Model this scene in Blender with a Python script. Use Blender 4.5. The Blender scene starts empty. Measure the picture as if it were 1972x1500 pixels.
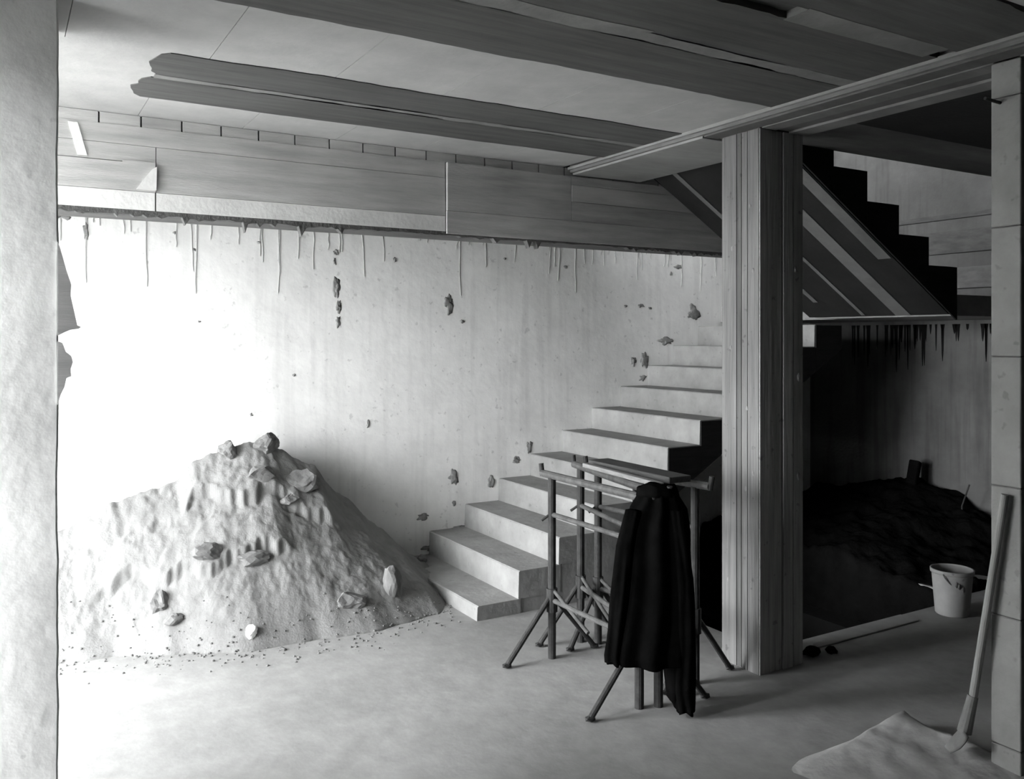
import bpy, bmesh, math, random
from mathutils import Vector, Matrix, noise
random.seed(7)
scene = bpy.context.scene
COL = scene.collection

# ------------------------------------------------------------------ camera
cam_d = bpy.data.cameras.new('camera')
cam_d.sensor_fit = 'HORIZONTAL'; cam_d.sensor_width = 36.0
cam_d.lens = 1662.75 / 1972.0 * 36.0
cam_d.shift_y = -100.0 / 1972.0
cam_d.clip_start = 0.02; cam_d.clip_end = 500
cam = bpy.data.objects.new('camera', cam_d); COL.objects.link(cam)
cam.location = (0, 0, 1.65)
cam.rotation_euler = (math.radians(90), 0, -math.radians(30.668))
scene.camera = cam

# ------------------------------------------------------------------ sky, exposure
SKY = 41.0
world = bpy.data.worlds.new('overcast_sky'); scene.world = world
world.use_nodes = True
bg = world.node_tree.nodes['Background']
bg.inputs['Color'].default_value = (0.97, 0.985, 1.0, 1)
bg.inputs['Strength'].default_value = SKY
scene.view_settings.view_transform = 'Standard'
scene.view_settings.look = 'None'
scene.view_settings.gamma = 1.0
scene.view_settings.use_curve_mapping = False
scene.view_settings.exposure = 0.0

# light portals in the openings (they only guide the sky's light)
def portal(name, loc, rot, sx, sy):
    l = bpy.data.lights.new(name, 'AREA'); l.shape = 'RECTANGLE'; l.size = sx; l.size_y = sy
    l.cycles.is_portal = True
    o = bpy.data.objects.new(name, l); COL.objects.link(o)
    o.location = loc; o.rotation_euler = rot
    return o
OPX = -1.9            # plane of the left wall
OY0, OY1, OZ = 3.30, 5.30, 2.66
portal('daylight_gate', (OPX - 0.12, (OY0 + OY1) / 2, OZ / 2), (0, math.radians(-90), 0), OZ, OY1 - OY0)
DX, DY0, DY1, DZ = -0.45, 2.74, 3.00, 2.45      # unseen doorway, added to brighten the front of the left pillar
portal('added_doorway_portal', (DX - 0.12, (DY0 + DY1) / 2, DZ / 2), (0, math.radians(-90), 0), DZ, DY1 - DY0)
UY0, UY1, UZ0, UZ1 = 3.6, 5.2, 3.6, 4.2
portal('daylight_stairwell', (3.5, (UY0 + UY1) / 2, (UZ0 + UZ1) / 2), (0, math.radians(-90), 0), UZ1 - UZ0, UY1 - UY0)

# ------------------------------------------------------------------ materials
ALB = 0.65
def concrete(name, c, var=0.25, scale=6.0, stretch=(1, 1, 1), bump=0.25, bscale=40.0, streak=0.0, rough=0.9, spots=0.0, blot=0.15):
    m = bpy.data.materials.new(name); m.use_nodes = True
    nt = m.node_tree; N = nt.nodes; Lk = nt.links
    b = N['Principled BSDF']; b.inputs['Roughness'].default_value = rough
    b.inputs['Specular IOR Level'].default_value = 0.2
    geo = N.new('ShaderNodeNewGeometry')
    mp = N.new('ShaderNodeMapping'); mp.inputs['Scale'].default_value = stretch
    Lk.new(geo.outputs['Position'], mp.inputs['Vector'])
    n1 = N.new('ShaderNodeTexNoise'); n1.inputs['Scale'].default_value = scale; n1.inputs['Detail'].default_value = 8; n1.inputs['Roughness'].default_value = 0.62
    Lk.new(mp.outputs[0], n1.inputs['Vector'])
    n2 = N.new('ShaderNodeTexNoise'); n2.inputs['Scale'].default_value = 1.3; n2.inputs['Detail'].default_value = 4
    Lk.new(geo.outputs['Position'], n2.inputs['Vector'])
    def rng(src, lo, hi, a=0.3, z=0.7):
        r = N.new('ShaderNodeMapRange'); r.inputs['From Min'].default_value = a; r.inputs['From Max'].default_value = z
        r.inputs['To Min'].default_value = lo; r.inputs['To Max'].default_value = hi
        Lk.new(src, r.inputs['Value']); return r.outputs[0]
    def mul(a, bb):
        q = N.new('ShaderNodeMath'); q.operation = 'MULTIPLY'; Lk.new(a, q.inputs[0])
        if isinstance(bb, float): q.inputs[1].default_value = bb
        else: Lk.new(bb, q.inputs[1])
        return q.outputs[0]
    v = mul(rng(n1.outputs['Fac'], 1 - var, 1 + var), rng(n2.outputs['Fac'], 1 - blot, 1 + blot))
    if streak > 0:
        mp2 = N.new('ShaderNodeMapping'); mp2.inputs['Scale'].default_value = (9, 9, 0.55)
        Lk.new(geo.outputs['Position'], mp2.inputs['Vector'])
        n3 = N.new('ShaderNodeTexNoise'); n3.inputs['Scale'].default_value = 1.6; n3.inputs['Detail'].default_value = 6
        Lk.new(mp2.outputs[0], n3.inputs['Vector'])
        v = mul(v, rng(n3.outputs['Fac'], 1 - streak, 1.0, 0.34, 0.5))
    if spots > 0:
        vo = N.new('ShaderNodeTexNoise'); vo.inputs['Scale'].default_value = 23; vo.inputs['Detail'].default_value = 2
        Lk.new(geo.outputs['Position'], vo.inputs['Vector'])
        v = mul(v, rng(vo.outputs['Fac'], 1 - spots, 1.0, 0.26, 0.33))
    v = mul(v, float(c)*ALB)
    cmb = N.new('ShaderNodeCombineColor')
    for i, t in enumerate((1.0, 1.0, 0.985)): Lk.new(mul(v, t), cmb.inputs[i])
    Lk.new(cmb.outputs[0], b.inputs['Base Color'])
    if bump > 0:
        nb = N.new('ShaderNodeTexNoise'); nb.inputs['Scale'].default_value = bscale; nb.inputs['Detail'].default_value = 6
        Lk.new(mp.outputs[0] if stretch != (1, 1, 1) else geo.outputs['Position'], nb.inputs['Vector'])
        bp = N.new('ShaderNodeBump'); bp.inputs['Strength'].default_value = bump; bp.inputs['Distance'].default_value = 0.012
        Lk.new(nb.outputs['Fac'], bp.inputs['Height']); Lk.new(bp.outputs[0], b.inputs['Normal'])
    return m

M = {}
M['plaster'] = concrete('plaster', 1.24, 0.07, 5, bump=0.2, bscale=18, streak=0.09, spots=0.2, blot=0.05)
M['floor'] = concrete('dusty_floor', 0.44, 0.12, 9, bump=0.35, bscale=9, blot=0.16)
M['ceil_light'] = concrete('pale_ceiling_block', 0.64, 0.08, 7, bump=0.1)
M['ceil_dark'] = concrete('damp_concrete_strip', 0.15, 0.22, 3, (0.7, 9, 3), bump=0.2)
M['ceil_joint'] = concrete('pale_joint', 0.30, 0.2, 6)
M['slab'] = concrete('slab_concrete', 0.20, 0.2, 5)
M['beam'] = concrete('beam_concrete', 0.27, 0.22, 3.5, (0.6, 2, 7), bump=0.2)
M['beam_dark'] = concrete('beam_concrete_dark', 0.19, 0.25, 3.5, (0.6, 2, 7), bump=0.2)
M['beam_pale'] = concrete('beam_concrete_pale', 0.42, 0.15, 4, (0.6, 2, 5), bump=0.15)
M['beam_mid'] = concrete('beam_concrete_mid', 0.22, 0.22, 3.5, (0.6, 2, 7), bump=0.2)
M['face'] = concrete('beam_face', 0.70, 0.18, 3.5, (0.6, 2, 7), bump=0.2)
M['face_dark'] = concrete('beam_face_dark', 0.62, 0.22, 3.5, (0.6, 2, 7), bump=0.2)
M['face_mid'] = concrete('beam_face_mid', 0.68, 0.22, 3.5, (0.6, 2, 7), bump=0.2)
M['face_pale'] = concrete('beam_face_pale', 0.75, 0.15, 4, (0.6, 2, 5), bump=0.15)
M['side_shade'] = concrete('stair_side_shade', 0.025, 0.3, 4, (1, 1, 8))  # near-black tone standing in for shade on the stair sides
M['pale_lime'] = concrete('limewashed_soffit', 1.15, 0.12, 5)
M['mortar'] = concrete('mortar_bleed', 0.16, 0.3, 20, bump=0.6, bscale=60)
M['chip'] = concrete('dark_chip', 0.36, 0.3, 25, bump=0.5)
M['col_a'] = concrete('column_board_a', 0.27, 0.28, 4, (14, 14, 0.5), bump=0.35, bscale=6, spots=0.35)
M['col_c'] = concrete('column_board_front', 0.60, 0.28, 4, (14, 14, 0.5), bump=0.35, bscale=6, spots=0.35)  # front boards lightened in colour to stand in for light on that face
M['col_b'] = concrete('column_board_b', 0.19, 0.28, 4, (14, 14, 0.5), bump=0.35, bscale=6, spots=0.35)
M['pillar'] = concrete('pillar_render', 1.35, 0.12, 4, bump=0.25, bscale=20, spots=0.15, blot=0.22)
M['block'] = concrete('pillar_block', 0.42, 0.14, 6, bump=0.3, spots=0.2)
M['stair'] = concrete('stair_concrete', 0.42, 0.16, 7, bump=0.35, bscale=22, spots=0.2)
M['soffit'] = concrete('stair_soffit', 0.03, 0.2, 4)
M['soffit_board'] = concrete('soffit_board_pale', 0.2, 0.15, 5)
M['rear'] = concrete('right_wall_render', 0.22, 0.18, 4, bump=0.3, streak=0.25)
M['dry_mortar'] = concrete('dry_mortar', 0.62, 0.15, 9, bump=0.4, bscale=20)
M['sand'] = concrete('sand', 0.33, 0.12, 14, bump=0.25, bscale=90, blot=0.12)
M['clod'] = concrete('sand_clod', 0.25, 0.2, 14, bump=0.4, bscale=40)
M['soil'] = concrete('dark_rubble', 0.010, 0.3, 10, bump=0.8, bscale=30)  # near-black tone also stands in for shade at the pit end
M['iron'] = concrete('rusty_iron', 0.06, 0.35, 22, bump=0.3, rough=0.65)
M['iron_pale'] = concrete('scuffed_iron', 0.13, 0.35, 22, bump=0.3, rough=0.6)
M['cloth'] = concrete('black_cloth', 0.006, 0.35, 9, bump=0.2, rough=0.95)
M['cloth'].node_tree.nodes['Principled BSDF'].inputs['Specular IOR Level'].default_value = 0.0
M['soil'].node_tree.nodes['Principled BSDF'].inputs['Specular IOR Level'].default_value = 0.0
M['plank'] = concrete('weathered_plank', 0.10, 0.3, 4, (20, 1, 8), bump=0.3)
M['plank_pale'] = concrete('pale_plank_edge', 0.34, 0.3, 4, (20, 1, 8), bump=0.3)
M['plastic'] = concrete('white_plastic', 0.62, 0.10, 10, bump=0.05, rough=0.5, spots=0.3)
M['wood'] = concrete('handle_wood', 0.42, 0.2, 4, (14, 14, 1), bump=0.1)
M['steel'] = concrete('dull_steel', 0.30, 0.25, 12, bump=0.1, rough=0.6)
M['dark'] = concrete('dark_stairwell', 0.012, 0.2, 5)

# ------------------------------------------------------------------ mesh helpers
def mk(name, bm, mat, parent=None, smooth=False):
    me = bpy.data.meshes.new(name); bmesh.ops.recalc_face_normals(bm, faces=bm.faces[:]); bm.to_mesh(me); bm.free()
    if smooth:
        for p in me.polygons: p.use_smooth = True
    me.materials.append(M[mat] if isinstance(mat, str) else mat)
    o = bpy.data.objects.new(name, me); COL.objects.link(o)
    if parent: o.parent = parent
    return o
def tag(o, label=None, cat=None, group=None, kind=None):
    if label: o['label'] = label
    if cat: o['category'] = cat
    if group: o['group'] = group
    if kind: o['kind'] = kind
    return o
def empty(name, loc=(0, 0, 0)):
    o = bpy.data.objects.new(name, None); COL.objects.link(o); o.location = loc; o.empty_display_size = 0.1
    return o
def bx(bm, x0, x1, y0, y1, z0, z1, bev=0.0):
    vs = [bm.verts.new(p) for p in ((x0,y0,z0),(x1,y0,z0),(x1,y1,z0),(x0,y1,z0),(x0,y0,z1),(x1,y0,z1),(x1,y1,z1),(x0,y1,z1))]
    fs = [bm.faces.new([vs[i] for i in q]) for q in ((3,2,1,0),(4,5,6,7),(0,1,5,4),(1,2,6,5),(2,3,7,6),(3,0,4,7))]
    if bev > 0:
        es = list({e for f in fs for e in f.edges})
        bmesh.ops.bevel(bm, geom=es, offset=bev, segments=1, affect='EDGES')
def box(name, x0, x1, y0, y1, z0, z1, mat, parent=None, bev=0.0):
    bm = bmesh.new()
    if parent is not None:
        ox, oy, oz = parent.location
    else: ox = oy = oz = 0
    bx(bm, x0-ox, x1-ox, y0-oy, y1-oy, z0-oz, z1-oz, bev)
    return mk(name, bm, mat, parent)
def prism(bm, poly, axis, a, b):
    """extrude a polygon; axis 'y': poly of (x,z); axis 'z': poly of (x,y)"""
    def P(u, v, t): return (u, t, v) if axis == 'y' else ((u, v, t) if axis == 'z' else (t, u, v))
    A = [bm.verts.new(P(u, v, a)) for u, v in poly]; B = [bm.verts.new(P(u, v, b)) for u, v in poly]
    bm.faces.new(A[::-1]); bm.faces.new(B)
    n = len(poly)
    for i in range(n): bm.faces.new((A[i], A[(i+1) % n], B[(i+1) % n], B[i]))
def tube(bm, p, q, r, r2=None, n=10):
    p = Vector(p); q = Vector(q); d = (q - p).normalized()
    u = d.orthogonal().normalized(); w = d.cross(u); r2 = r if r2 is None else r2
    A = []; B = []
    for i in range(n):
        a = 2*math.pi*i/n; k = u*math.cos(a) + w*math.sin(a)
        A.append(bm.verts.new(p + k*r)); B.append(bm.verts.new(q + k*r2))
    bm.faces.new(A[::-1]); bm.faces.new(B)
    for i in range(n): bm.faces.new((A[i], A[(i+1) % n], B[(i+1) % n], B[i]))
def tub(name, p, q, r, mat, parent=None, r2=None, n=10):
    bm = bmesh.new(); off = Vector(parent.location) if parent else Vector()
    if parent and parent.parent: off += Vector(parent.parent.location)
    tube(bm, Vector(p)-off, Vector(q)-off, r, r2, n); return mk(name, bm, mat, parent, smooth=False)
def lump(bm, c, s, seed, sub=2, rough=0.35):
    g = bmesh.ops.create_icosphere(bm, subdivisions=sub, radius=1.0)
    for v in g['verts']:
        n = noise.noise(v.co*1.3 + Vector((seed*3.1, seed*1.7, 0))) + 0.5*noise.noise(v.co*3 + Vector((seed, 0, seed)))
        v.co = v.co*(1 + rough*n)
        v.co = Vector((c[0] + v.co.x*s[0], c[1] + v.co.y*s[1], c[2] + v.co.z*s[2]))

def clod(bm, s, seed):
    g = bmesh.ops.create_icosphere(bm, subdivisions=3, radius=1.0)
    rnd = random.Random(seed*13.7); cuts = [(Vector((rnd.gauss(0,1), rnd.gauss(0,1), rnd.gauss(0,1))).normalized(), rnd.uniform(.55, .9)) for _ in range(9)]
    for v in g['verts']:
        p = v.co.copy()
        for n, d in cuts:
            k = p.dot(n)
            if k > d: p -= n*(k-d)
        p *= 1 + .16*noise.noise(v.co*2.2 + Vector((seed, 0, 3))) + .10*noise.noise(v.co*6 + Vector((seed, 2, 3)))
        v.co = Vector((p.x*s[0], p.y*s[1], p.z*s[2]))

# ------------------------------------------------------------------ key dimensions
ZC = 2.716; YB = 4.49; YW = 5.676; YN = 4.42; XR = 6.7; XL = OPX; YF = -2.6
HX0, HX1, HY0, HY1 = 3.48, 5.30, 3.24, 5.66          # stairwell hole in the floor

# ------------------------------------------------------------------ floor
bm = bmesh.new()
for (a, b, c, d) in ((XL-0.3, HX0, YF, YW+0.3), (HX1, XR+0.3, YF, YW+0.3), (HX0, HX1, YF, HY0), (HX0, HX1, HY1, YW+0.3)):
    bx(bm, a, b, c, d, -0.25, 0.0)
fl = mk('floor', bm, 'floor'); tag(fl, 'pale dusty concrete floor of the unfinished room', None, kind='structure')
# lining of the stairwell below
well = empty('stairwell_pit', (4.3, 3.8, 0)); tag(well, 'dark stairwell pit in the floor under the upper flight', 'stairwell')
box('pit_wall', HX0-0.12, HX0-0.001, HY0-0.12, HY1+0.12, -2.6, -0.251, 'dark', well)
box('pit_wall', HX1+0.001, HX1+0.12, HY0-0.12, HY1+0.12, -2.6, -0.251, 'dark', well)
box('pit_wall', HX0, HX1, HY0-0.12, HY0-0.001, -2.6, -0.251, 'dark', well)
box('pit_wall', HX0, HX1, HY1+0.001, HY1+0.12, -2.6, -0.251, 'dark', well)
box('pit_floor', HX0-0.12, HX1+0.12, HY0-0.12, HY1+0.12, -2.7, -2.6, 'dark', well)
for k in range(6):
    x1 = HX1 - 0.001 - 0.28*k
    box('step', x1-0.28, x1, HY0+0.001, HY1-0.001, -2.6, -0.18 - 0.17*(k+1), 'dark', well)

# ------------------------------------------------------------------ back wall
bm = bmesh.new(); bx(bm, XL-0.3, XR+0.3, YW, YW+0.25, 0.0, 5.4)
wb = mk('wall_back', bm, 'plaster'); tag(wb, 'whitewashed back wall streaked with cement drips', kind='structure')
# thin dried runs of cement below it
for i in range(60):
    x = random.uniform(0.2, 5.5); L = random.choice((0.08, 0.12, 0.16, 0.22, 0.3, 0.45)); w = random.uniform(0.002, 0.0045)
    bm = bmesh.new(); pts = []
    n = 6; xx = x
    z0 = random.uniform(2.36, 2.46)
    for j in range(n+1):
        pts.append((xx, z0 - L*j/n)); xx += random.uniform(-0.006, 0.006)
    poly = [(a-w*(1-0.6*j/n), b) for j, (a, b) in enumerate(pts)] + [(a+w*(1-0.6*j/n), b) for j, (a, b) in reversed(list(enumerate(pts)))]
    prism(bm, poly, 'y', YW-0.004, YW+0.002)
    mk('cement_run', bm, 'face_pale' if i % 4 else 'face', wb)
# chips, holes and mortar blobs on the wall: x, z, half width, half height
for i, (x, z, a, b) in enumerate(((1.975, 1.99, .03, .07), (1.99, 1.86, .026, .05), (1.985, 1.76, .02, .05), (1.97, 2.23, .022, .02), (1.96, 2.17, .012, .03),
        (2.83, 1.90, .05, .075), (2.935, 1.77, .025, .016), (2.865, .62, .045, .06), (2.62, .36, .055, .035), (2.87, .43, .02, .03), (3.18, .56, .035, .06),
        (2.895, .25, .07, .018), (4.545, 1.455, .03, .05), (4.655, 1.45, .05, .075), (4.64, 1.31, .045, .03), (4.46, 1.91, .02, .014), (4.62, 1.92, .035, .02),
        (4.72, 1.90, .02, .012), (3.86, 2.21, .025, .014), (5.03, 2.26, .05, .02), (4.95, 2.2, .015, .02), (.44, 2.27, .018, .055), (.30, 2.37, .06, .05),
        (2.68, .13, .07, .03), (3.4, .71, .05, .03), (3.52, .80, .03, .06), (4.9, 1.62, .10, .04), (1.40, 1.15, .012, .012), (1.68, 1.4, .01, .01), (2.2, 1.05, .012, .03),
        (1.05, 2.2, .012, .012), (.93, 2.3, .012, .01), (1.45, 2.27, .014, .012), (2.4, 2.2, .012, .02), (3.3, 2.25, .012, .012), (5.2, 1.86, .09, .08), (1.08, 1.75, .01, .008))):
    a *= .75; b *= .75
    bm = bmesh.new(); lump(bm, (x, YW, z), (a, 0.006, b), i+2, 3, 0.95); mk('wall_chip', bm, 'chip', wb, True)

# ------------------------------------------------------------------ right, left, front walls
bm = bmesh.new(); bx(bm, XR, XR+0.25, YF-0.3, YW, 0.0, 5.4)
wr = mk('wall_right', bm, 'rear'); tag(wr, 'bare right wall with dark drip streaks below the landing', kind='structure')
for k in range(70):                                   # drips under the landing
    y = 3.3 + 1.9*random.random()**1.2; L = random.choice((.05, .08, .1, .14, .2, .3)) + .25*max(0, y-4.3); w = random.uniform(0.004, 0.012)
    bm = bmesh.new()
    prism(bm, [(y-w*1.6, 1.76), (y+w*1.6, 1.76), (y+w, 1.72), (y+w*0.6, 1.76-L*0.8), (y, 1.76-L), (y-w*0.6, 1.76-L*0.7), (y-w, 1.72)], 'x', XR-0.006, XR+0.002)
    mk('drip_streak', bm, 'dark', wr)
for (z0, z1, m_) in ((2.05, 2.22, 'beam'), (2.34, 2.52, 'beam_dark'), (2.62, 2.66, 'beam_dark')):
    box('wall_course', XR-0.012, XR+0.002, 3.0, YW-0.01, z0, z1, m_, wr)
bm = bmesh.new()
bx(bm, XL-0.25, XL, OY1, YW, 0, 3.0); bx(bm, XL-0.25, XL, OY0, OY1, OZ, 3.0)
bx(bm, XL-0.25, -0.262, 3.06, OY0, 0, 2.73)  # unseen return wall, added to hold light off the near floor
bx(bm, DX-0.2, DX, YF-0.3, DY0, 0, 2.73); bx(bm, DX-0.2, DX, DY0, 3.06, DZ, 2.73)  # wall jog with the added doorway, set close to light the pillar
wl = mk('wall_left', bm, 'plaster'); tag(wl, 'left wall with a wide gateway and an unseen narrow doorway added for light', kind='structure')
bm = bmesh.new(); bx(bm, XL, XR, YF-0.25, YF, 0, 3.0)
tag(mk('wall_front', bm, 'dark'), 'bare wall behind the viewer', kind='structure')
bm = bmesh.new(); bx(bm, -40, XL-0.3, -30, 40, -0.35, -0.05)
tag(mk('yard_ground', bm, 'floor'), 'pale bare ground outside the gateway', kind='structure')

# ------------------------------------------------------------------ ceiling
bm = bmesh.new()
SX = 3.55; SY = 3.30                                  # stairwell opening in the slab: x > SX, y > SY
bx(bm, XL, SX, YF, YW, ZC+0.02, ZC+0.26); bx(bm, SX, XR, YF, SY, ZC+0.02, ZC+0.26)
ce = mk('ceiling', bm, 'slab'); tag(ce, 'raw slab ceiling with pale block bands and dark concrete strips', kind='structure')
def ragged_strip(name, x0, x1, y0, y1, mat, amp=0.02, zt=0.0, rl=False):
    bm = bmesh.new(); n = max(8, int((x1-x0)/0.05)); A = []; B = []
    for i in range(n+1):
        x = x0 + (x1-x0)*i/n
        A.append((x, y0 + amp*noise.noise(Vector((x*2.2, y0*7, 1))) + 0.5*amp*noise.noise(Vector((x*11, y0*7, 4)))))
        B.append((x, y1 + 0.5*amp*noise.noise(Vector((x*2.2, y1*7, 2))) + 0.3*amp*noise.noise(Vector((x*11, y1*7, 5)))))
    if rl:
        
        m = (y0+y1)/2; A[0] = (A[0][0]+0.03, A[0][1]); B[0] = (B[0][0]+0.03, B[0][1])
        for k in range(1, 8): A.insert(0, (x0 - .02 + .035*abs(k-4)/4 + random.uniform(-.012, .012), y0 + (y1-y0)*k/8))
    loop = A + B[::-1]
    prism(bm, loop, 'z', ZC - zt, ZC + 0.03)
    return mk(name, bm, mat, ce)
LX = 3.07
# pale block bands: blocks of about half a metre
def blocks(y0, y1, xs, x_end, mat='ceil_light'):
    for a, b in zip(xs[:-1], xs[1:]):
        box('ceiling_block', a+0.0012, min(b, x_end)-0.0012, y0, y1, ZC, ZC+0.03, mat, ce)
xs = [OPX + 0.01 + i*0.492 for i in range(11)]
blocks(4.09, YB+0.02, xs, LX); blocks(2.80, 3.44, [x+0.12 for x in xs[:-1]] + [LX], LX)
blocks(3.44, 4.09, [OPX+.01, -1.4, -0.91, -0.42, 0.07, 0.54], 0.54)
blocks(0.9, 1.55, xs, LX); blocks(-1.0, -0.4, xs, LX)
# dark strips
ragged_strip('concrete_strip', 0.52, LX, 3.42, 3.735, 'ceil_dark', 0.025, 0.004, True)
ragged_strip('concrete_strip', 0.50, LX, 3.785, 4.11, 'ceil_dark', 0.018, 0.004, True)
ragged_strip('concrete_strip', OPX+.01, LX, 2.425, 2.815, 'ceil_dark', 0.03, 0.004)
ragged_strip('concrete_strip', OPX+.01, LX, 2.0, 2.35, 'ceil_dark', 0.03, 0.004)
ragged_strip('concrete_strip', OPX+.01, LX, 1.56, 1.92, 'ceil_dark', 0.03, 0.004)
ragged_strip('concrete_strip', OPX+.01, LX, -0.4, 0.85, 'ceil_dark', 0.03, 0.004)
ragged_strip('pale_joint', 0.54, LX, 3.725, 3.79, 'ceil_joint', 0.012, 0.004)
ragged_strip('pale_joint', OPX+.01, LX, 2.345, 2.43, 'ceil_joint', 0.012, 0.004)
ragged_strip('pale_joint', 2.25, 3.0, 1.91, 2.02, 'ceil_joint', 0.012, 0.005)
ragged_strip('pale_joint', 1.0, 1.95, 2.33, 2.40, 'ceil_joint', 0.012, 0.005)
# ceiling beyond the flat beam
ragged_strip('concrete_strip', 3.52, XR-0.01, 2.80, SY, 'beam_dark', 0.004, 0.0)
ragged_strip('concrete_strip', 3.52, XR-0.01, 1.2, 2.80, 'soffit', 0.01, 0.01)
# storey above the stairwell
bm = bmesh.new()
bx(bm, SX-0.2, SX, SY, UY0, ZC+0.26, 5.4); bx(bm, SX-0.2, SX, UY1, YW, ZC+0.26, 5.4)
bx(bm, SX-0.2, SX, UY0, UY1, ZC+0.26, UZ0); bx(bm, SX-0.2, SX, UY0, UY1, UZ1, 5.4)
bx(bm, SX-0.2, XR, SY-0.2, SY, ZC+0.26, 5.4)
tag(mk('wall_stairwell', bm, 'rear'), 'upper walls around the open stairwell', kind='structure')
bm = bmesh.new(); bx(bm, SX-0.2, XR+0.25, SY-0.2, YW+0.25, 5.4, 5.6)
tag(mk('ceiling_stairwell', bm, 'slab'), 'slab over the stairwell', kind='structure')

# flat beam over the columns (runs towards the viewer)
fb = empty('ceiling_beam', (3.3, 1.0, 2.68)); tag(fb, 'flat concrete ceiling beam carried by the boarded column', 'beam')
box('beam_core', 3.08, 3.52, YF+0.01, YB-0.01, 2.684, 2.735, 'beam', fb)
box('beam_lip', 3.06, 3.10, YF+0.01, YB-0.012, 2.700, 2.716, 'beam_pale', fb)
box('form_or_shade_board', 3.10, 3.19, YF+0.01, 3.3, 2.676, 2.684, 'beam_dark', fb)
box('form_or_shade_board', 3.195, 3.29, YF+0.01, 3.0, 2.672, 2.684, 'beam', fb)
box('form_or_shade_board', 3.30, 3.38, YF+0.01, 3.0, 2.678, 2.684, 'beam_dark', fb)
box('form_or_shade_board', 3.385, 3.50, YF+0.01, 3.0, 2.668, 2.684, 'beam', fb)
box('form_or_shade_board', 3.10, 3.62, 3.31, YB-0.012, 2.672, 2.684, 'beam_pale', fb)

# dropped beam above the back recess
db = empty('edge_beam', (2.0, YB, 2.35)); tag(db, 'deep concrete edge beam running along above the sand heap', 'beam')
ZB = 2.25
prof = [(YB, ZB), (YB, 2.66), (YB+0.05, 2.732), (YB+0.30, 2.732), (YB+0.30, ZB)]
bm = bmesh.new(); prism(bm, [(y-YB, z-2.35) for y, z in prof], 'x', XL+0.002-2.0, 5.5-2.0)
mk('beam_core', bm, 'beam_dark', db)
# ragged fringe of mortar along its lower edge
bm = bmesh.new(); x = XL+.01; pp = None
while x < 5.45:
    h = 0.006 + 0.016*abs(noise.noise(Vector((x*4, 3, 0)))) + 0.022*abs(noise.noise(Vector((x*17, 9, 0))))
    if random.random() < 0.06: h += random.uniform(0.015, 0.05)
    if x > 3.6: h += 0.02*random.random()
    q = (x-2.0, ZB-2.35+.012, ZB-2.35-h)
    if pp: prism(bm, [(pp[0], pp[1]), (q[0], q[1]), (q[0], q[2]), (pp[0], pp[2])], 'y', -.012, .03)
    pp = q; x += random.uniform(.01, .028)
mk('mortar_fringe', bm, 'mortar', db)
# pale slab-edge blocks along its top
xs2 = [-1.5, -1.31, -1.12, -.93, -.74, -.55, -.36, -.17, .02, .215, .40, .584, .77, .957, 1.144, 1.333, 1.52, 1.71, 1.90, 2.09, 2.28, 2.47, 2.66, 2.85, 3.04, 3.23, 3.42, 3.61, 3.80, 3.99, 4.18, 4.37]
for i, (a, b) in enumerate(zip(xs2[:-1], xs2[1:])):
    m_ = 'face_pale' if a < 0.5 or i % 2 == 0 else 'face'
    box('edge_block', a+0.004, b-0.004, YB-0.006, YB+0.05, 2.662, 2.714, m_ if a < 2.1 else 'face', db)
# form-board bands on its face
box('face_board', XL+.01, .645, YB-0.012, YB+0.01, ZB, 2.350, 'pale_lime', db)
box('face_board', .652, 2.208, YB-0.012, YB+0.01, ZB, 2.350, 'pale_lime', db)
box('face_board', XL+.01, .50, YB-0.018, YB+0.01, 2.352, 2.486, 'face', db)
box('face_board', .50, .647, YB-0.018, YB+0.01, 2.352, 2.495, 'face', db)
box('face_board', .652, 2.208, YB-0.012, YB+0.01, 2.352, 2.57, 'face', db)
box('face_board', XL+.01, 2.208, YB-0.010, YB+0.01, 2.572, 2.661, 'face', db)
box('face_board', XL+.01, .648, YB-0.011, YB+0.01, 2.490, 2.570, 'face', db)
box('face_board', 2.214, 3.075, YB-0.032, YB+0.01, 2.382, 2.660, 'face_dark', db)
box('face_board', 2.214, 4.40, YB-0.026, YB+0.01, ZB, 2.380, 'face_mid', db)
box('face_board', 3.078, 4.40, YB-0.032, YB+0.01, 2.382, 2.500, 'face_dark', db)
box('face_board', 3.08, 4.40, YB-0.034, YB+0.01, 2.502, 2.605, 'face_pale', db)
box('face_board', 3.078, 4.40, YB-0.032, YB+0.01, 2.607, 2.660, 'face_dark', db)
bm = bmesh.new(); prism(bm, [(.56-2, 2.36-2.35), (.65-2, 2.36-2.35), (.652-2, 2.475-2.35), (.63-2, 2.46-2.35), (.60-2, 2.42-2.35)], 'y', -0.03, 0.0)
mk('pale_chip', bm, 'pale_lime', db)
bm = bmesh.new(); prism(bm, [(.27-2, 2.65-2.35), (.31-2, 2.65-2.35), (.35-2, 2.50-2.35), (.31-2, 2.50-2.35)], 'y', -0.016, 0.0)
mk('pale_chip', bm, 'pale_lime', db)
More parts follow.
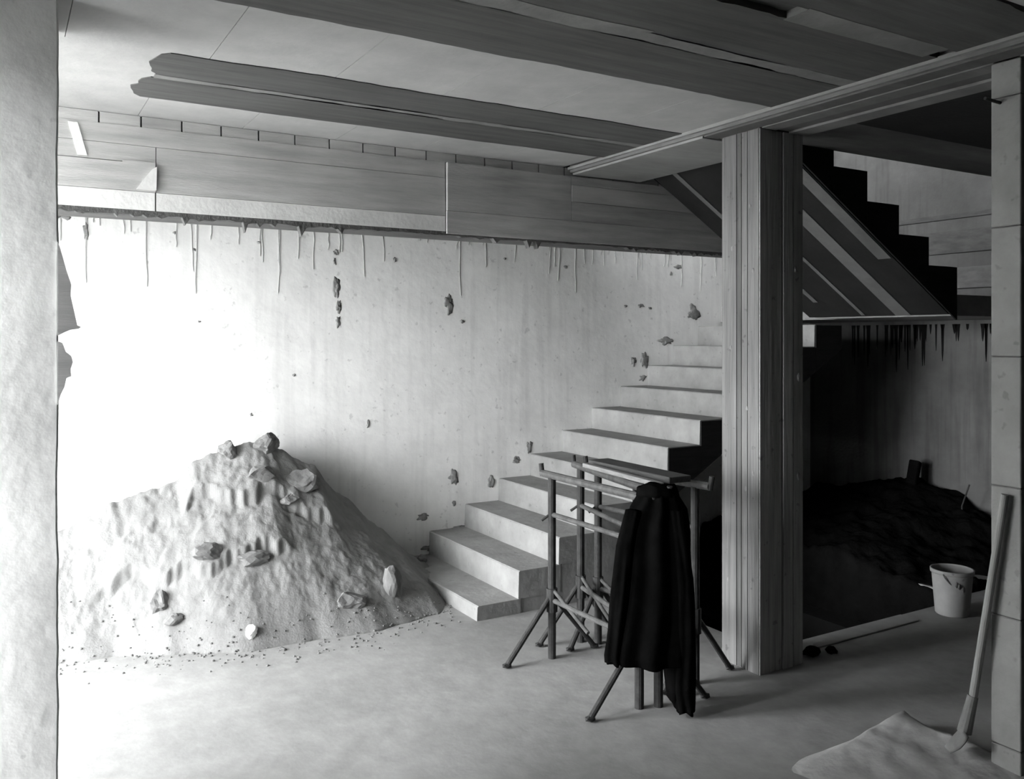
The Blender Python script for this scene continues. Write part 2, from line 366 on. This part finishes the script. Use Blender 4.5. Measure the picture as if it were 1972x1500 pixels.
# ------------------------------------------------------------------ columns
c1 = empty('boarded_column', (3.35, 3.14, 0)); tag(c1, 'tall square column with vertical board marks, standing behind the trestles', 'column')
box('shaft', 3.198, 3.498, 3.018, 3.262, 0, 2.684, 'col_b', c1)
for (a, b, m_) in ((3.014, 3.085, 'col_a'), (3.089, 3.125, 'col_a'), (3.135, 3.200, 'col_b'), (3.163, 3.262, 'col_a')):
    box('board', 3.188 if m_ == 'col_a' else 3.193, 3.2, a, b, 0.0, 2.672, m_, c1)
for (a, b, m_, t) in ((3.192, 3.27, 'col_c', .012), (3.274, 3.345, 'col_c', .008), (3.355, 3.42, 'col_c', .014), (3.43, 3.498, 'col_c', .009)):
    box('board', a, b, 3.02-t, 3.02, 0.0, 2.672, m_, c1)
for i, (y, z) in enumerate(((3.07, 2.3), (3.05, 1.98), (3.20, 1.6), (3.05, .98), (3.22, .42), (3.1, .9), (3.09, 1.3), (3.19, 2.1))):
    bm = bmesh.new(); lump(bm, (3.188-3.35, y-3.14, z), (.003, .009, .014), i, 1, .3); mk('knot', bm, 'chip', c1)
for i, (x, z) in enumerate(((3.44, 1.99), (3.46, .95), (3.46, 1.45))):
    bm = bmesh.new(); lump(bm, (x-3.35, 3.005-3.14, z), (.012, .006, .022), i, 1, .3); mk('knot', bm, 'chip', c1)

c2 = empty('block_pillar', (3.34, 1.8, 0)); tag(c2, 'block pillar at the far right with a shovel leaning on it', 'pillar')
zj = [0, .14, .62, 1.10, 1.58, 2.06, 2.54, 2.672]
for k in range(len(zj)-1):
    box('pillar_block', 3.19, 3.49, 1.755, 1.865, zj[k]+0.002, zj[k+1]-0.002, 'block', c2, 0.003)
box('mortar_core', 3.195, 3.485, 1.76, 1.86, 0, 2.684, 'mortar', c2)
tub('nail', (3.19, 1.83, 2.52), (3.10, 1.835, 2.525), 0.006, 'iron', c2)

c3 = empty('rendered_pillar', (-0.06, 3.17, 0)); tag(c3, 'overexposed pale rendered pillar filling the left edge', 'pillar')
bm = bmesh.new()                                      # slightly uneven rendered shaft
PX0, PX1, PY0, PY1 = -0.26, 0.158, 3.045, 3.40
nz = 60
rings = []
for k in range(nz+1):
    z = 2.72*k/nz
    e = 0.004*noise.noise(Vector((3, 1, z*3))) + 0.003*noise.noise(Vector((7, 1, z*11)))
    rings.append([bm.verts.new((x+0.06, y-3.17, z)) for x, y in ((PX0, PY0), (PX0+.08, PY0-.004+e), ((PX0+PX1)/2, PY0-.003), (PX1-.007+e, PY0-.001), (PX1+e-.001, PY0+.006), (PX1+e, PY0+.05), (PX1, PY1), (PX0, PY1))])
for k in range(nz):
    a, b = rings[k], rings[k+1]
    for i in range(8): bm.faces.new((a[i], a[(i+1) % 8], b[(i+1) % 8], b[i]))
bm.faces.new(rings[0][::-1]); bm.faces.new(rings[-1])
mk('shaft', bm, 'pillar', c3)
# render broken off its right edge
def crust(pts, y0, y1, mat):
    bm = bmesh.new(); prism(bm, [(x+0.06, z) for x, z in pts], 'y', y0-3.17, y1-3.17)
    return mk('broken_render', bm, mat, c3)
def cz(z): return 1.65 + (z-1.65)*1.105
for pts, ya, yb, m_ in (([(.138, 1.92), (.145, 1.90), (.16, 1.84), (.172, 1.80), (.170, 1.77), (.180, 1.72), (.187, 1.685), (.197, 1.68), (.19, 1.675), (.17, 1.672), (.155, 1.665), (.138, 1.655)], 3.036, 3.11, 'face'),
                   ([(.138, 1.64), (.15, 1.635), (.158, 1.61), (.172, 1.598), (.176, 1.58), (.170, 1.56), (.172, 1.54), (.16, 1.535), (.155, 1.51), (.146, 1.49), (.138, 1.46)], 3.036, 3.10, 'face')):
    crust([(x*1.12, cz(z)) for x, z in pts], ya, yb, m_)
bm = bmesh.new(); lump(bm, (.182+.06, 3.075-3.17, cz(1.79)), (.012, .03, .012), 5, 1); mk('broken_render', bm, 'chip', c3)

# ------------------------------------------------------------------ lower stair flight (along the back wall)
R1, T1 = 0.1662, 0.2876
f1 = empty('stair_flight', (2.4, YN, 0)); tag(f1, 'lower concrete stair flight climbing right along the back wall', 'stairs')
nos = [(2.384 + T1*k, 0.086 + R1*k) for k in range(12)]
for k in range(11):
    xk, zk = nos[k]; zb = max(0.0, zk - R1) if k else 0.0
    e = random.uniform(-.006, .006)
    bm = bmesh.new()
    poly = [(xk+e-2.4, zb), (nos[k+1][0]+0.01-2.4, zb), (nos[k+1][0]+0.01-2.4, zk), (xk+e+0.004-2.4, zk)]
    prism(bm, poly, 'y', random.uniform(-.004, .004), YW-0.001-YN)
    bmesh.ops.bevel(bm, geom=[ed for ed in bm.edges if abs(ed.verts[0].co.z-zk) < 1e-4 and abs(ed.verts[1].co.z-zk) < 1e-4 and ed.verts[0].co.x < xk-2.4+.05 and ed.verts[1].co.x < xk-2.4+.05], offset=0.007, segments=1, affect='EDGES')
    mk('step', bm, 'stair', f1)
def zs(x): return 0.252 + R1/T1*(x-2.672) - R1 - 0.19
xe = nos[11][0]
poly = [(nos[1][0], 0.0), (HX0-.02, 0.0), (HX0-.02, zs(HX0)), (xe, zs(xe)), (xe, nos[10][1]-R1+.02), (nos[1][0], 0.088)]
bm = bmesh.new(); prism(bm, [(x-2.4, z) for x, z in poly], 'y', 0.006, YW-0.001-YN)
mk('waist_slab', bm, 'stair', f1)

for k in range(4, 11):                                # near-black boards added on the side in place of shade
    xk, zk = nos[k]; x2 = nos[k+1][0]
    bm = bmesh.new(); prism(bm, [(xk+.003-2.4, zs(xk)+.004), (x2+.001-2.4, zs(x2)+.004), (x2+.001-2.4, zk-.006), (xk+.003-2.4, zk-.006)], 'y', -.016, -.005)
    mk('form_or_shade_board', bm, 'side_shade', f1)

# landing and upper flight
LZ = 1.925
ld = empty('stair_landing', (6.0, YN, LZ)); tag(ld, 'concrete half landing where the two stair flights meet', 'landing')
box('landing_slab', xe-0.02, XR-0.013, YN+0.001, YW-0.001, LZ-0.135, LZ, 'stair', ld)
box('landing_slab', 5.251, XR-0.013, 3.3, YN, LZ-0.135, LZ, 'stair', ld)
R2, T2 = 0.1755, 0.2935
f2 = empty('stair_flight', (5.25, 3.3, LZ)); tag(f2, 'upper stair flight seen from below, descending right to the landing', 'stairs')
Y20, Y21 = 3.30, 4.40
for k in range(5):
    xk = 5.251 - T2*k; zk = LZ + R2*(k+1)
    if zk > ZC+0.3: break
    bm = bmesh.new(); prism(bm, [(xk-5.25, zk-R2-LZ), (xk-5.25, zk-LZ), (xk-T2-.01-5.25, zk-LZ), (xk-T2-.01-5.25, zk-.03-LZ)], 'y', 0.0, Y21-Y20)
    mk('step', bm, 'stair', f2)
for k in range(5):  # dark boards added along this side too, painting in its shade
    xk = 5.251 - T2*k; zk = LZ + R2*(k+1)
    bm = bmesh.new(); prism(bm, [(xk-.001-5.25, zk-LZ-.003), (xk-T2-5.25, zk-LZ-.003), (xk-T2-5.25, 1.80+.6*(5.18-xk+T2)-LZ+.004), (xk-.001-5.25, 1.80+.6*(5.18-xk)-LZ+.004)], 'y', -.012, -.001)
    mk('form_or_shade_board', bm, 'side_shade', f2)
def z2(x): return 1.80 + 0.60*(5.18-x)
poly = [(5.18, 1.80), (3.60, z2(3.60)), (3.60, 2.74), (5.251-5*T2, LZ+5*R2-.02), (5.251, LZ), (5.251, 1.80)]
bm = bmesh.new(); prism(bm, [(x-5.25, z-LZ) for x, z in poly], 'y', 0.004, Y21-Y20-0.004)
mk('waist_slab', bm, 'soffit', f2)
for (ya, yb, m_, xa, xb) in ((3.31, 3.40, 'soffit_board', 3.62, 4.62), (3.56, 3.67, 'soffit_board', 3.62, 5.17), (3.90, 3.93, 'soffit_board', 3.9, 5.16), (4.17, 4.21, 'soffit_board', 3.62, 5.0)):
    bm = bmesh.new()
    prism(bm, [(xb-5.25, z2(xb)-LZ+.004), (xa-5.25, z2(xa)-LZ+.004), (xa-5.25, z2(xa)-LZ-.008), (xb-5.25, z2(xb)-LZ-.008)], 'y', ya-3.3, yb-3.3)
    mk('soffit_board', bm, m_, f2)

# ------------------------------------------------------------------ sand heap
def lerp_pts(x, P):
    if x <= P[0][0]: return P[0][1]
    for (a, b), (c, d) in zip(P[:-1], P[1:]):
        if x <= c:
            t = (x-a)/(c-a); t = t*t*(3-2*t)*0.4 + t*0.6
            return b + (d-b)*t
    return P[-1][1]
RID = [(-1.0, .10), (-.4, .30), (.0, .44), (.3, .53), (.75, .66), (1.1, .80), (1.3, .87), (1.48, .88), (1.72, .74), (1.95, .58), (2.2, .36), (2.42, .17), (2.62, .04), (2.8, -.05)]
FOOT = [(-1.0, 5.3), (0, 4.95), (.5, 4.88), (.8, 4.76), (1.15, 4.60), (1.75, 4.55), (2.25, 4.66), (2.6, 5.1), (2.8, 5.6)]
def pile_h(x, y):
    r = lerp_pts(x, RID); f = lerp_pts(x, FOOT) + .05*noise.noise(Vector((x*1.7, 5, 5))) + .02*noise.noise(Vector((x*9, 5, 5)))
    top = 5.45
    t = (y-f)/(top-f)
    if t <= 0: return -0.05
    elif t < 1: h = t**0.92
    else: h = 1 - 0.12*(y-top)/(YW-top)
    n = Vector((x*2.1, y*2.1, 4.2))
    z = r*h
    if t > 0:
        w = min(1, t*4)
        z += w*(0.05*noise.noise(n*.9) + 0.016*noise.noise(n*3.1) + 0.009*noise.noise(n*9) + .005*noise.noise(n*24))
        # crust ledges that have broken away
        led = 0.52 + 0.20*noise.noise(Vector((x*2.3, 1.7, 0))) + 0.10*noise.noise(Vector((x*7, 1.7, 0))) + .03*noise.noise(Vector((x*26, 1.7, 0)))
        if h > led and .35 < x < 1.5: z += 0.065*min(1, (h-led)/0.012)*min(1, (x-.35)/.2, (1.5-x)/.1)
        led2 = 0.76 + 0.12*noise.noise(Vector((x*4.3, 7.7, 0))) + .05*noise.noise(Vector((x*19, 3.7, 0)))
        if h > led2 and .9 < x < 1.85: z += 0.07*min(1, (h-led2)/0.012)*min(1, (x-.9)/.1, (1.85-x)/.1)
        if h > .7: z += .018*noise.noise(Vector((x*9, y*9, 8))) + .010*noise.noise(Vector((x*23, y*23, 8)))
    return z
bm = bmesh.new(); NX, NY = 440, 190
grid = [[None]*(NY+1) for _ in range(NX+1)]
for i in range(NX+1):
    for j in range(NY+1):
        x = -1.0 + 3.8*i/NX; y = 4.35 + (YW-0.003-4.35)*j/NY
        grid[i][j] = bm.verts.new((x-1.3, y-5.1, max(-0.02, pile_h(x, y))))
for i in range(NX):
    for j in range(NY):
        q = (grid[i][j], grid[i+1][j], grid[i+1][j+1], grid[i][j+1])
        if max(v.co.z for v in q) > -0.015: bm.faces.new(q)
bmesh.ops.delete(bm, geom=[v for v in bm.verts if not v.link_faces], context='VERTS')
sp = mk('sand_heap', bm, 'sand', None, True); sp.location = (1.3, 5.1, 0)
tag(sp, 'large heap of damp sand piled against the white back wall', 'sand heap', kind='stuff')
bm = bmesh.new()                                      # crumbs along the foot of the heap
for k in range(420):
    x = random.uniform(.1, 2.5); y = lerp_pts(x, FOOT) + random.gauss(0, .10) - .03
    if y > YW-.05: continue
    q = random.uniform(.003, .010); hh = max(0, pile_h(x, y)) - .002
    m_ = Matrix.Translation((x-1.3, y-4.6, hh+q*.5)) @ Matrix.Rotation(random.random()*6, 4, 'Z') @ Matrix.Diagonal((q, q*.8, q*.6, 1))
    bmesh.ops.create_icosphere(bm, subdivisions=1, radius=1.0, matrix=m_)
o = mk('sand_crumbs', bm, 'clod'); o.location = (1.3, 4.6, 0); tag(o, 'sand crumbs scattered along the foot of the heap', 'crumbs', kind='stuff')
# clods, each its own thing: x, y, size, label
for i, (x, y, s, dz, lab) in enumerate((
        (1.43, 5.42, (.07, .06, .075), .05, 'upright clod crowning the top of the sand heap'),
        (1.20, 5.44, (.06, .06, .055), .03, 'pointed clod on the ridge left of the heap top'),
        (1.62, 5.30, (.10, .07, .07), .02, 'broad dark clod just right of the heap top'),
        (1.36, 5.28, (.08, .06, .05), .01, 'rounded clod directly below the heap top'),
        (1.52, 5.22, (.06, .05, .04), .01, 'dark clod in the hollow under the crest'),
        (2.02, 4.83, (.06, .07, .12), .02, 'tall slumped clod on the right slope of the heap'),
        (1.73, 4.72, (.085, .06, .05), .02, 'flat crusty clod low on the front of the heap'),
        (.74, 4.98, (.05, .05, .07), .02, 'crusty clod hanging on the left slope of the heap'),
        (1.00, 5.02, (.09, .05, .05), .02, 'long crust clod at the middle left of the heap'),
        (1.23, 4.98, (.10, .05, .04), .02, 'crust slab broken open at the middle of the heap'),
        (1.15, 4.66, (.03, .03, .035), .02, 'small pale stone at the front foot of the heap'),
        (.80, 4.88, (.05, .035, .03), .01, 'small wedge-shaped clod low on the left slope'),
        (2.50, 5.45, (.04, .04, .03), .02, 'little clod between heap and first stair step'),
        (1.28, 4.54, (.02, .02, .015), .008, 'tiny pebble on the floor in front of the heap'))):
    bm = bmesh.new(); clod(bm, tuple(q*1.15 for q in s), i*1.7+.3)
    dz -= .35*s[2]
    o = mk('stone' if 'stone' in lab or 'pebble' in lab else 'sand_clod', bm, 'pillar' if 'pale stone' in lab else 'clod', None, False)
    o.location = (x, y, max(0, pile_h(x, y)) + dz); tag(o, lab, 'stone' if 'stone' in lab or 'pebble' in lab else 'clod', 'clods on the sand heap')

# ------------------------------------------------------------------ trestles
def trestle(label, far, near, zt=0.94, r=0.021, legs=((.27, .27), (.27, .27)), over=0.09, rail=True, hi=.33):
    F = Vector((far[0], far[1], 0)); Nn = Vector((near[0], near[1], 0)); d = (Nn-F).normalized(); s = Vector((-d.y, d.x, 0))   # s points to +x
    if s.x < 0: s = -s
    t = empty('trestle', ((F+Nn)/2)[:]); tag(t, label, 'trestle', 'iron trestles beside the column')
    U = Vector((0, 0, 1))
    tub('top_bar', F - d*over + U*zt, Nn + d*over + U*zt, .019, 'iron_pale', t)
    for e, q in ((F - d*over, -d), (Nn + d*over, d)):
        tub('end_stop', e + U*(zt-.015), e + q*.012 + U*(zt+.05), .013, 'iron', t)
    for P, (la, lb) in ((F, legs[0]), (Nn, legs[1])):
        tub('post', P, P + U*(zt-.012), r, 'iron', t, n=12)
        tub('sleeve', P + U*.24, P + U*.36, r+.008, 'iron', t, n=12)
        for sg, l in ((-1, la), (1, lb)):
            if l <= 0: continue
            lg = tub('leg', P + U*hi, P + s*sg*l + U*.012, .014, 'iron', t)
            bm = bmesh.new(); c = P + s*sg*l; c = c - Vector(t.location); lump(bm, (c.x, c.y, .014), (.028, .022, .014), 1, 1, .1)
            mk('foot', bm, 'iron', lg)
    if rail:
        tub('rail', F + U*.74, Nn + U*.74, .013, 'iron_pale', t)
        tub('rail', F + U*.30, Nn + U*.30, .013, 'iron_pale', t)
        tub('hook', F + U*.745 - s*.004, F + U*.71 - s*.05 - d*.02, .007, 'iron', t)
    tub('brace', F + U*.36, F + (Nn-F)*.45 + U*.22, .010, 'iron_pale', t)
    return t
trestle('iron trestle nearest the sand heap, its splayed legs in the open', (2.445, 3.72), (2.45, 3.02))
trestle('iron trestle in the middle, between the other two trestles', (2.71, 3.84), (2.535, 2.99), .95, legs=((.24, .2), (0, .24)))
trestle('iron trestle nearest the boarded column', (2.775, 3.77), (2.855, 3.10), .95, legs=((.2, .24), (.22, .26)))
# planks laid over the trestles
def plank(label, p, q, w, t, mat, z):
    p = Vector((p[0], p[1], z)); q = Vector((q[0], q[1], z)); d = (q-p).normalized(); s = Vector((-d.y, d.x, 0))*w/2
    o = (p+q)/2; bm = bmesh.new()
    vs = []
    for zz in (0, t):
        for a in (p-s, q-s, q+s, p+s): vs.append(bm.verts.new((a.x-o.x, a.y-o.y, zz)))
    for f in ((3,2,1,0),(4,5,6,7),(0,1,5,4),(1,2,6,5),(2,3,7,6),(3,0,4,7)): bm.faces.new([vs[i] for i in f])
    bmesh.ops.bevel(bm, geom=bm.edges[:], offset=.003, segments=1, affect='EDGES')
    ob = mk('plank', bm, mat); ob.location = (o.x, o.y, z); tag(ob, label, 'plank', 'planks on the trestles'); return ob
plank('dark weathered plank lying along the trestle tops', (2.755, 3.74), (2.735, 3.07), .13, .03, 'plank', .971)
plank('narrow pale batten on the trestles beside the dark plank', (2.64, 3.70), (2.575, 3.02), .035, .022, 'plank_pale', .971)

# ------------------------------------------------------------------ dark jacket hung over the near trestle ends
jk = empty('jacket', (2.475, 2.955, 0.0)); tag(jk, 'black work jacket hung over the near ends of the trestles', 'jacket')
RT = Vector((0.860, -0.510, 0)); TO = Vector((-0.510, -0.860, 0))     # across / towards the room's front
def garment(name, prof, n=72, folds=9, amp=.016, seed=0, depth=.09, off=(0, 0)):
    """prof: z, left, right offsets along RT"""
    bm = bmesh.new(); rings = []
    for k, (z, l, r, dp) in enumerate(prof):
        cx = (l+r)/2; hw = (r-l)/2; ring = []
        for i in range(n):
            a = 2*math.pi*i/n
            ca, sa = math.cos(a), math.sin(a)
            fo = amp*(0.3 + 0.7*k/len(prof))*math.sin(folds*a + seed + 0.5*math.sin(k*.35)) + .006*noise.noise(Vector((ca*3+seed, sa*3, z*5)))
            u = cx + ca*(hw + fo); v = sa*(dp + fo)
            p = RT*(u+off[0]) + TO*(v+off[1]); ring.append(bm.verts.new((p.x, p.y, z + .008*math.sin(a*3+seed)*(k > len(prof)-3))))
        rings.append(ring)
    for a, b in zip(rings[:-1], rings[1:]):
        for i in range(n): bm.faces.new((a[i], a[(i+1) % n], b[(i+1) % n], b[i]))
    bm.faces.new(rings[0]); bm.faces.new(rings[-1][::-1])
    return mk(name, bm, 'cloth', jk, True)
def dens(P, m=5):
    out = []
    for a, b in zip(P[:-1], P[1:]):
        for j in range(m): t = j/m; out.append(tuple(a[i] + (b[i]-a[i])*t for i in range(4)))
    return out + [P[-1]]
garment('body', dens([(.985, -.03, .06, .02), (.965, -.06, .10, .05), (.90, -.10, .14, .075), (.80, -.135, .155, .085), (.60, -.16, .16, .09), (.42, -.185, .165, .095), (.26, -.205, .165, .10), (.225, -.20, .165, .095)]), seed=.4)
garment('sleeve', dens([(.90, -.13, -.06, .03), (.74, -.17, -.09, .036), (.5, -.195, -.115, .038), (.27, -.215, -.14, .04), (.235, -.21, -.145, .036)]), 40, 5, .007, 1.2, off=(0, .05))
garment('sleeve', dens([(.90, .06, .13, .03), (.6, .085, .165, .036), (.3, .09, .175, .04), (.12, .085, .17, .038), (.02, .10, .17, .03)]), 40, 5, .007, 2.2, off=(0, .05))
garment('lining', dens([(.40, .04, .16, .05), (.22, .045, .165, .05), (.07, .06, .165, .045), (.03, .09, .165, .03)]), 40, 5, .008, 3.2, off=(0, .0))
garment('collar', dens([(.955, -.075, .115, .06), (.99, -.07, .105, .062), (1.0, -.05, .09, .05)], 3), 40, 4, .004, 1.0)

# ------------------------------------------------------------------ bucket
bk = empty('bucket', (4.90, 3.10, 0)); tag(bk, 'white plastic bucket standing at the edge of the stairwell pit', 'bucket')
bm = bmesh.new()
def lathe(bm, P, n=40):
    R = []
    for r, z in P: R.append([bm.verts.new((r*math.cos(2*math.pi*i/n), r*math.sin(2*math.pi*i/n), z)) for i in range(n)])
    for a, b in zip(R[:-1], R[1:]):
        for i in range(n): bm.faces.new((a[i], a[(i+1) % n], b[(i+1) % n], b[i]))
    return R
R_ = lathe(bm, [(.0001, .0), (.088, .0), (.093, .006), (.114, .262), (.110, .262), (.089, .012), (.0001, .01)])
bmesh.ops.remove_doubles(bm, verts=bm.verts[:], dist=.0005)
mk('body', bm, 'plastic', bk, True)
bm = bmesh.new(); lathe(bm, [(.113, .245), (.120, .247), (.121, .268), (.112, .270), (.110, .262)]); mk('rim', bm, 'plastic', bk, True)
bm = bmesh.new(); pv = None
for i in range(17):
    a = math.pi*i/16; p = (math.cos(a)*.122, -.02 - math.sin(a)*.05, .255 - math.sin(a)*.09)
    if pv: tube(bm, pv, p, .0035, n=6)
    pv = p
mk('handle', bm, 'steel', bk)
for i, (a, z) in enumerate(((-2.2, .19), (-2.0, .17), (-2.35, .20))):
    bm = bmesh.new(); r_ = .098 + .021*z/.262*1.0; lump(bm, (math.cos(a)*.108, math.sin(a)*.108, z), (.016, .008, .02), i, 1, .4); mk('dirt_smear', bm, 'chip', bk, True)

# ------------------------------------------------------------------ dark rubble heap against the right wall
def rub_h(x, y):
    dx = (6.75-x)/1.75; dy = (y-4.5)/1.25
    r = math.sqrt(dx*dx + dy*dy*(1.0 if y < 4.5 else .4))
    h = .46*(1-r) + .02
    h = max(h, .02)  # thin dark cover added over floor and pit edge in place of shade
    if x < 5.27: h -= (5.27-x)*7
    return h + .06*noise.noise(Vector((x*3, y*3, 1))) + .04*noise.noise(Vector((x*8, y*8, 3))) + .02*noise.noise(Vector((x*19, y*19, 3)))
RX = lambda i: 5.19 + 1.50*i/80
RY = lambda j: 3.15 + 2.5*j/100
bm = bmesh.new(); g = [[bm.verts.new((RX(i)-6.2, RY(j)-4.4, max(-.6, rub_h(RX(i), RY(j)) if RY(j) > 3.28 else -.02))) for j in range(101)] for i in range(81)]
for i in range(80):
    for j in range(100):
        q = (g[i][j], g[i+1][j], g[i+1][j+1], g[i][j+1])
        if RY(j+1) > 3.28: bm.faces.new(q)
bmesh.ops.delete(bm, geom=[v for v in bm.verts if not v.link_faces], context='VERTS')
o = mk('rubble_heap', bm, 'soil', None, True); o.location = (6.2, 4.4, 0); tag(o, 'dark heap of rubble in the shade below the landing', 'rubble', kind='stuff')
bm = bmesh.new(); bx(bm, -.05, .05, -.04, .04, -.09, .11, .008)
o = mk('hollow_brick', bm, 'soil'); o.location = (6.5, 4.45, rub_h(6.5, 4.45)+.06); o.rotation_euler = (.1, .25, .4); tag(o, 'broken brick standing upright on the dark rubble heap', 'brick')
tub_p = rub_h(6.45, 4.0)
bm = bmesh.new(); pv = (0, 0, 0)
for k in range(6):
    q = (0, -.012*k, .035*(k+1)); tube(bm, pv, q, .006, n=6); pv = q
o = mk('bent_wire', bm, 'iron'); o.location = (6.45, 4.0, tub_p-.01); tag(o, 'thin bent wire sticking out of the dark rubble heap', 'wire')

# ------------------------------------------------------------------ kerb strip, brick bits, spilled mortar, shovel
o = box('kerb_strip', 3.56, 4.60, 3.11, 3.235, 0.0, 0.008, 'floor', None, .004); tag(o, 'low pale kerb along the near edge of the stairwell pit', 'kerb')
for i, (x, y, s, lab) in enumerate(((3.62, 3.06, (.055, .035, .028), 'dark brick fragment on the floor right of the column foot'), (3.74, 3.03, (.03, .03, .02), 'small rubble crumb beside the dark brick fragment'))):
    bm = bmesh.new(); lump(bm, (0, 0, 0), s, i+9, 2, .4); o = mk('brick_fragment', bm, 'soil'); o.location = (x, y, s[2]*.8); tag(o, lab, 'rubble')
def mort_h(x, y):
    ex = 3.30 + .02*noise.noise(Vector((y*5, 0, 0)))
    a = min(1, max(0, (ex-x)/.05)); b = min(1, max(0, (2.34-y + .05*noise.noise(Vector((x*6, 3, 0))))/.06)); c = min(1, max(0, (x-2.55-.25*(2.3-y))/.7))
    h = .085*min(a, b, 1)*c
    return h + .022*c*min(a, b)*(noise.noise(Vector((x*5, y*5, 2))) + .5*noise.noise(Vector((x*13, y*13, 2))))
bm = bmesh.new(); g = [[bm.verts.new((2.3 + 1.05*i/70 - 2.9, 1.0 + 1.45*j/90 - 1.8, mort_h(2.3 + 1.05*i/70, 1.0 + 1.45*j/90) - .004)) for j in range(91)] for i in range(71)]
for i in range(70):
    for j in range(90):
        q = (g[i][j], g[i+1][j], g[i+1][j+1], g[i][j+1])
        if max(v.co.z for v in q) > -.003: bm.faces.new(q)
bmesh.ops.delete(bm, geom=[v for v in bm.verts if not v.link_faces], context='VERTS')
o = mk('mortar_spread', bm, 'dry_mortar', None, True); o.location = (2.9, 1.8, 0); tag(o, 'low pale spread of dried mortar at the foot of the right pillar', 'mortar', kind='stuff')

sh = empty('shovel', (3.14, 1.93, .08)); tag(sh, 'long-handled shovel leaning against the far right block pillar', 'shovel')
def shp(x, y, z): return (x, y, z)
tub('handle', (3.155, 1.915, .28), (3.168, 1.80, 1.075), .0155, 'wood', sh, .0135, 14)
tub('socket', (3.135, 1.935, .16), (3.155, 1.913, .30), .026, 'steel', sh, .019, 14)
bm = bmesh.new()                                      # dished blade
bl0 = Vector((3.135, 1.935, .17)); bl1 = Vector((3.105, 1.985, .085)); dd = (bl1-bl0); ss = Vector((.80, .60, 0)).normalized(); nn = dd.normalized().cross(ss)
G = []
for i in range(9):
    t = i/8; w = .06*(1 - .55*max(0, t-.55)/.45) * (0.75 + .25*min(1, t*5)); row = []
    for j in range(9):
        u = (j-4)/4; p = bl0 + dd*t + ss*u*w + nn*(.022*u*u - .01) - Vector(sh.location); row.append(bm.verts.new(p))
    G.append(row)
for i in range(8):
    for j in range(8): bm.faces.new((G[i][j], G[i+1][j], G[i+1][j+1], G[i][j+1]))
bo = mk('blade', bm, 'steel', sh, True)
md = bo.modifiers.new('thick', 'SOLIDIFY'); md.thickness = .005
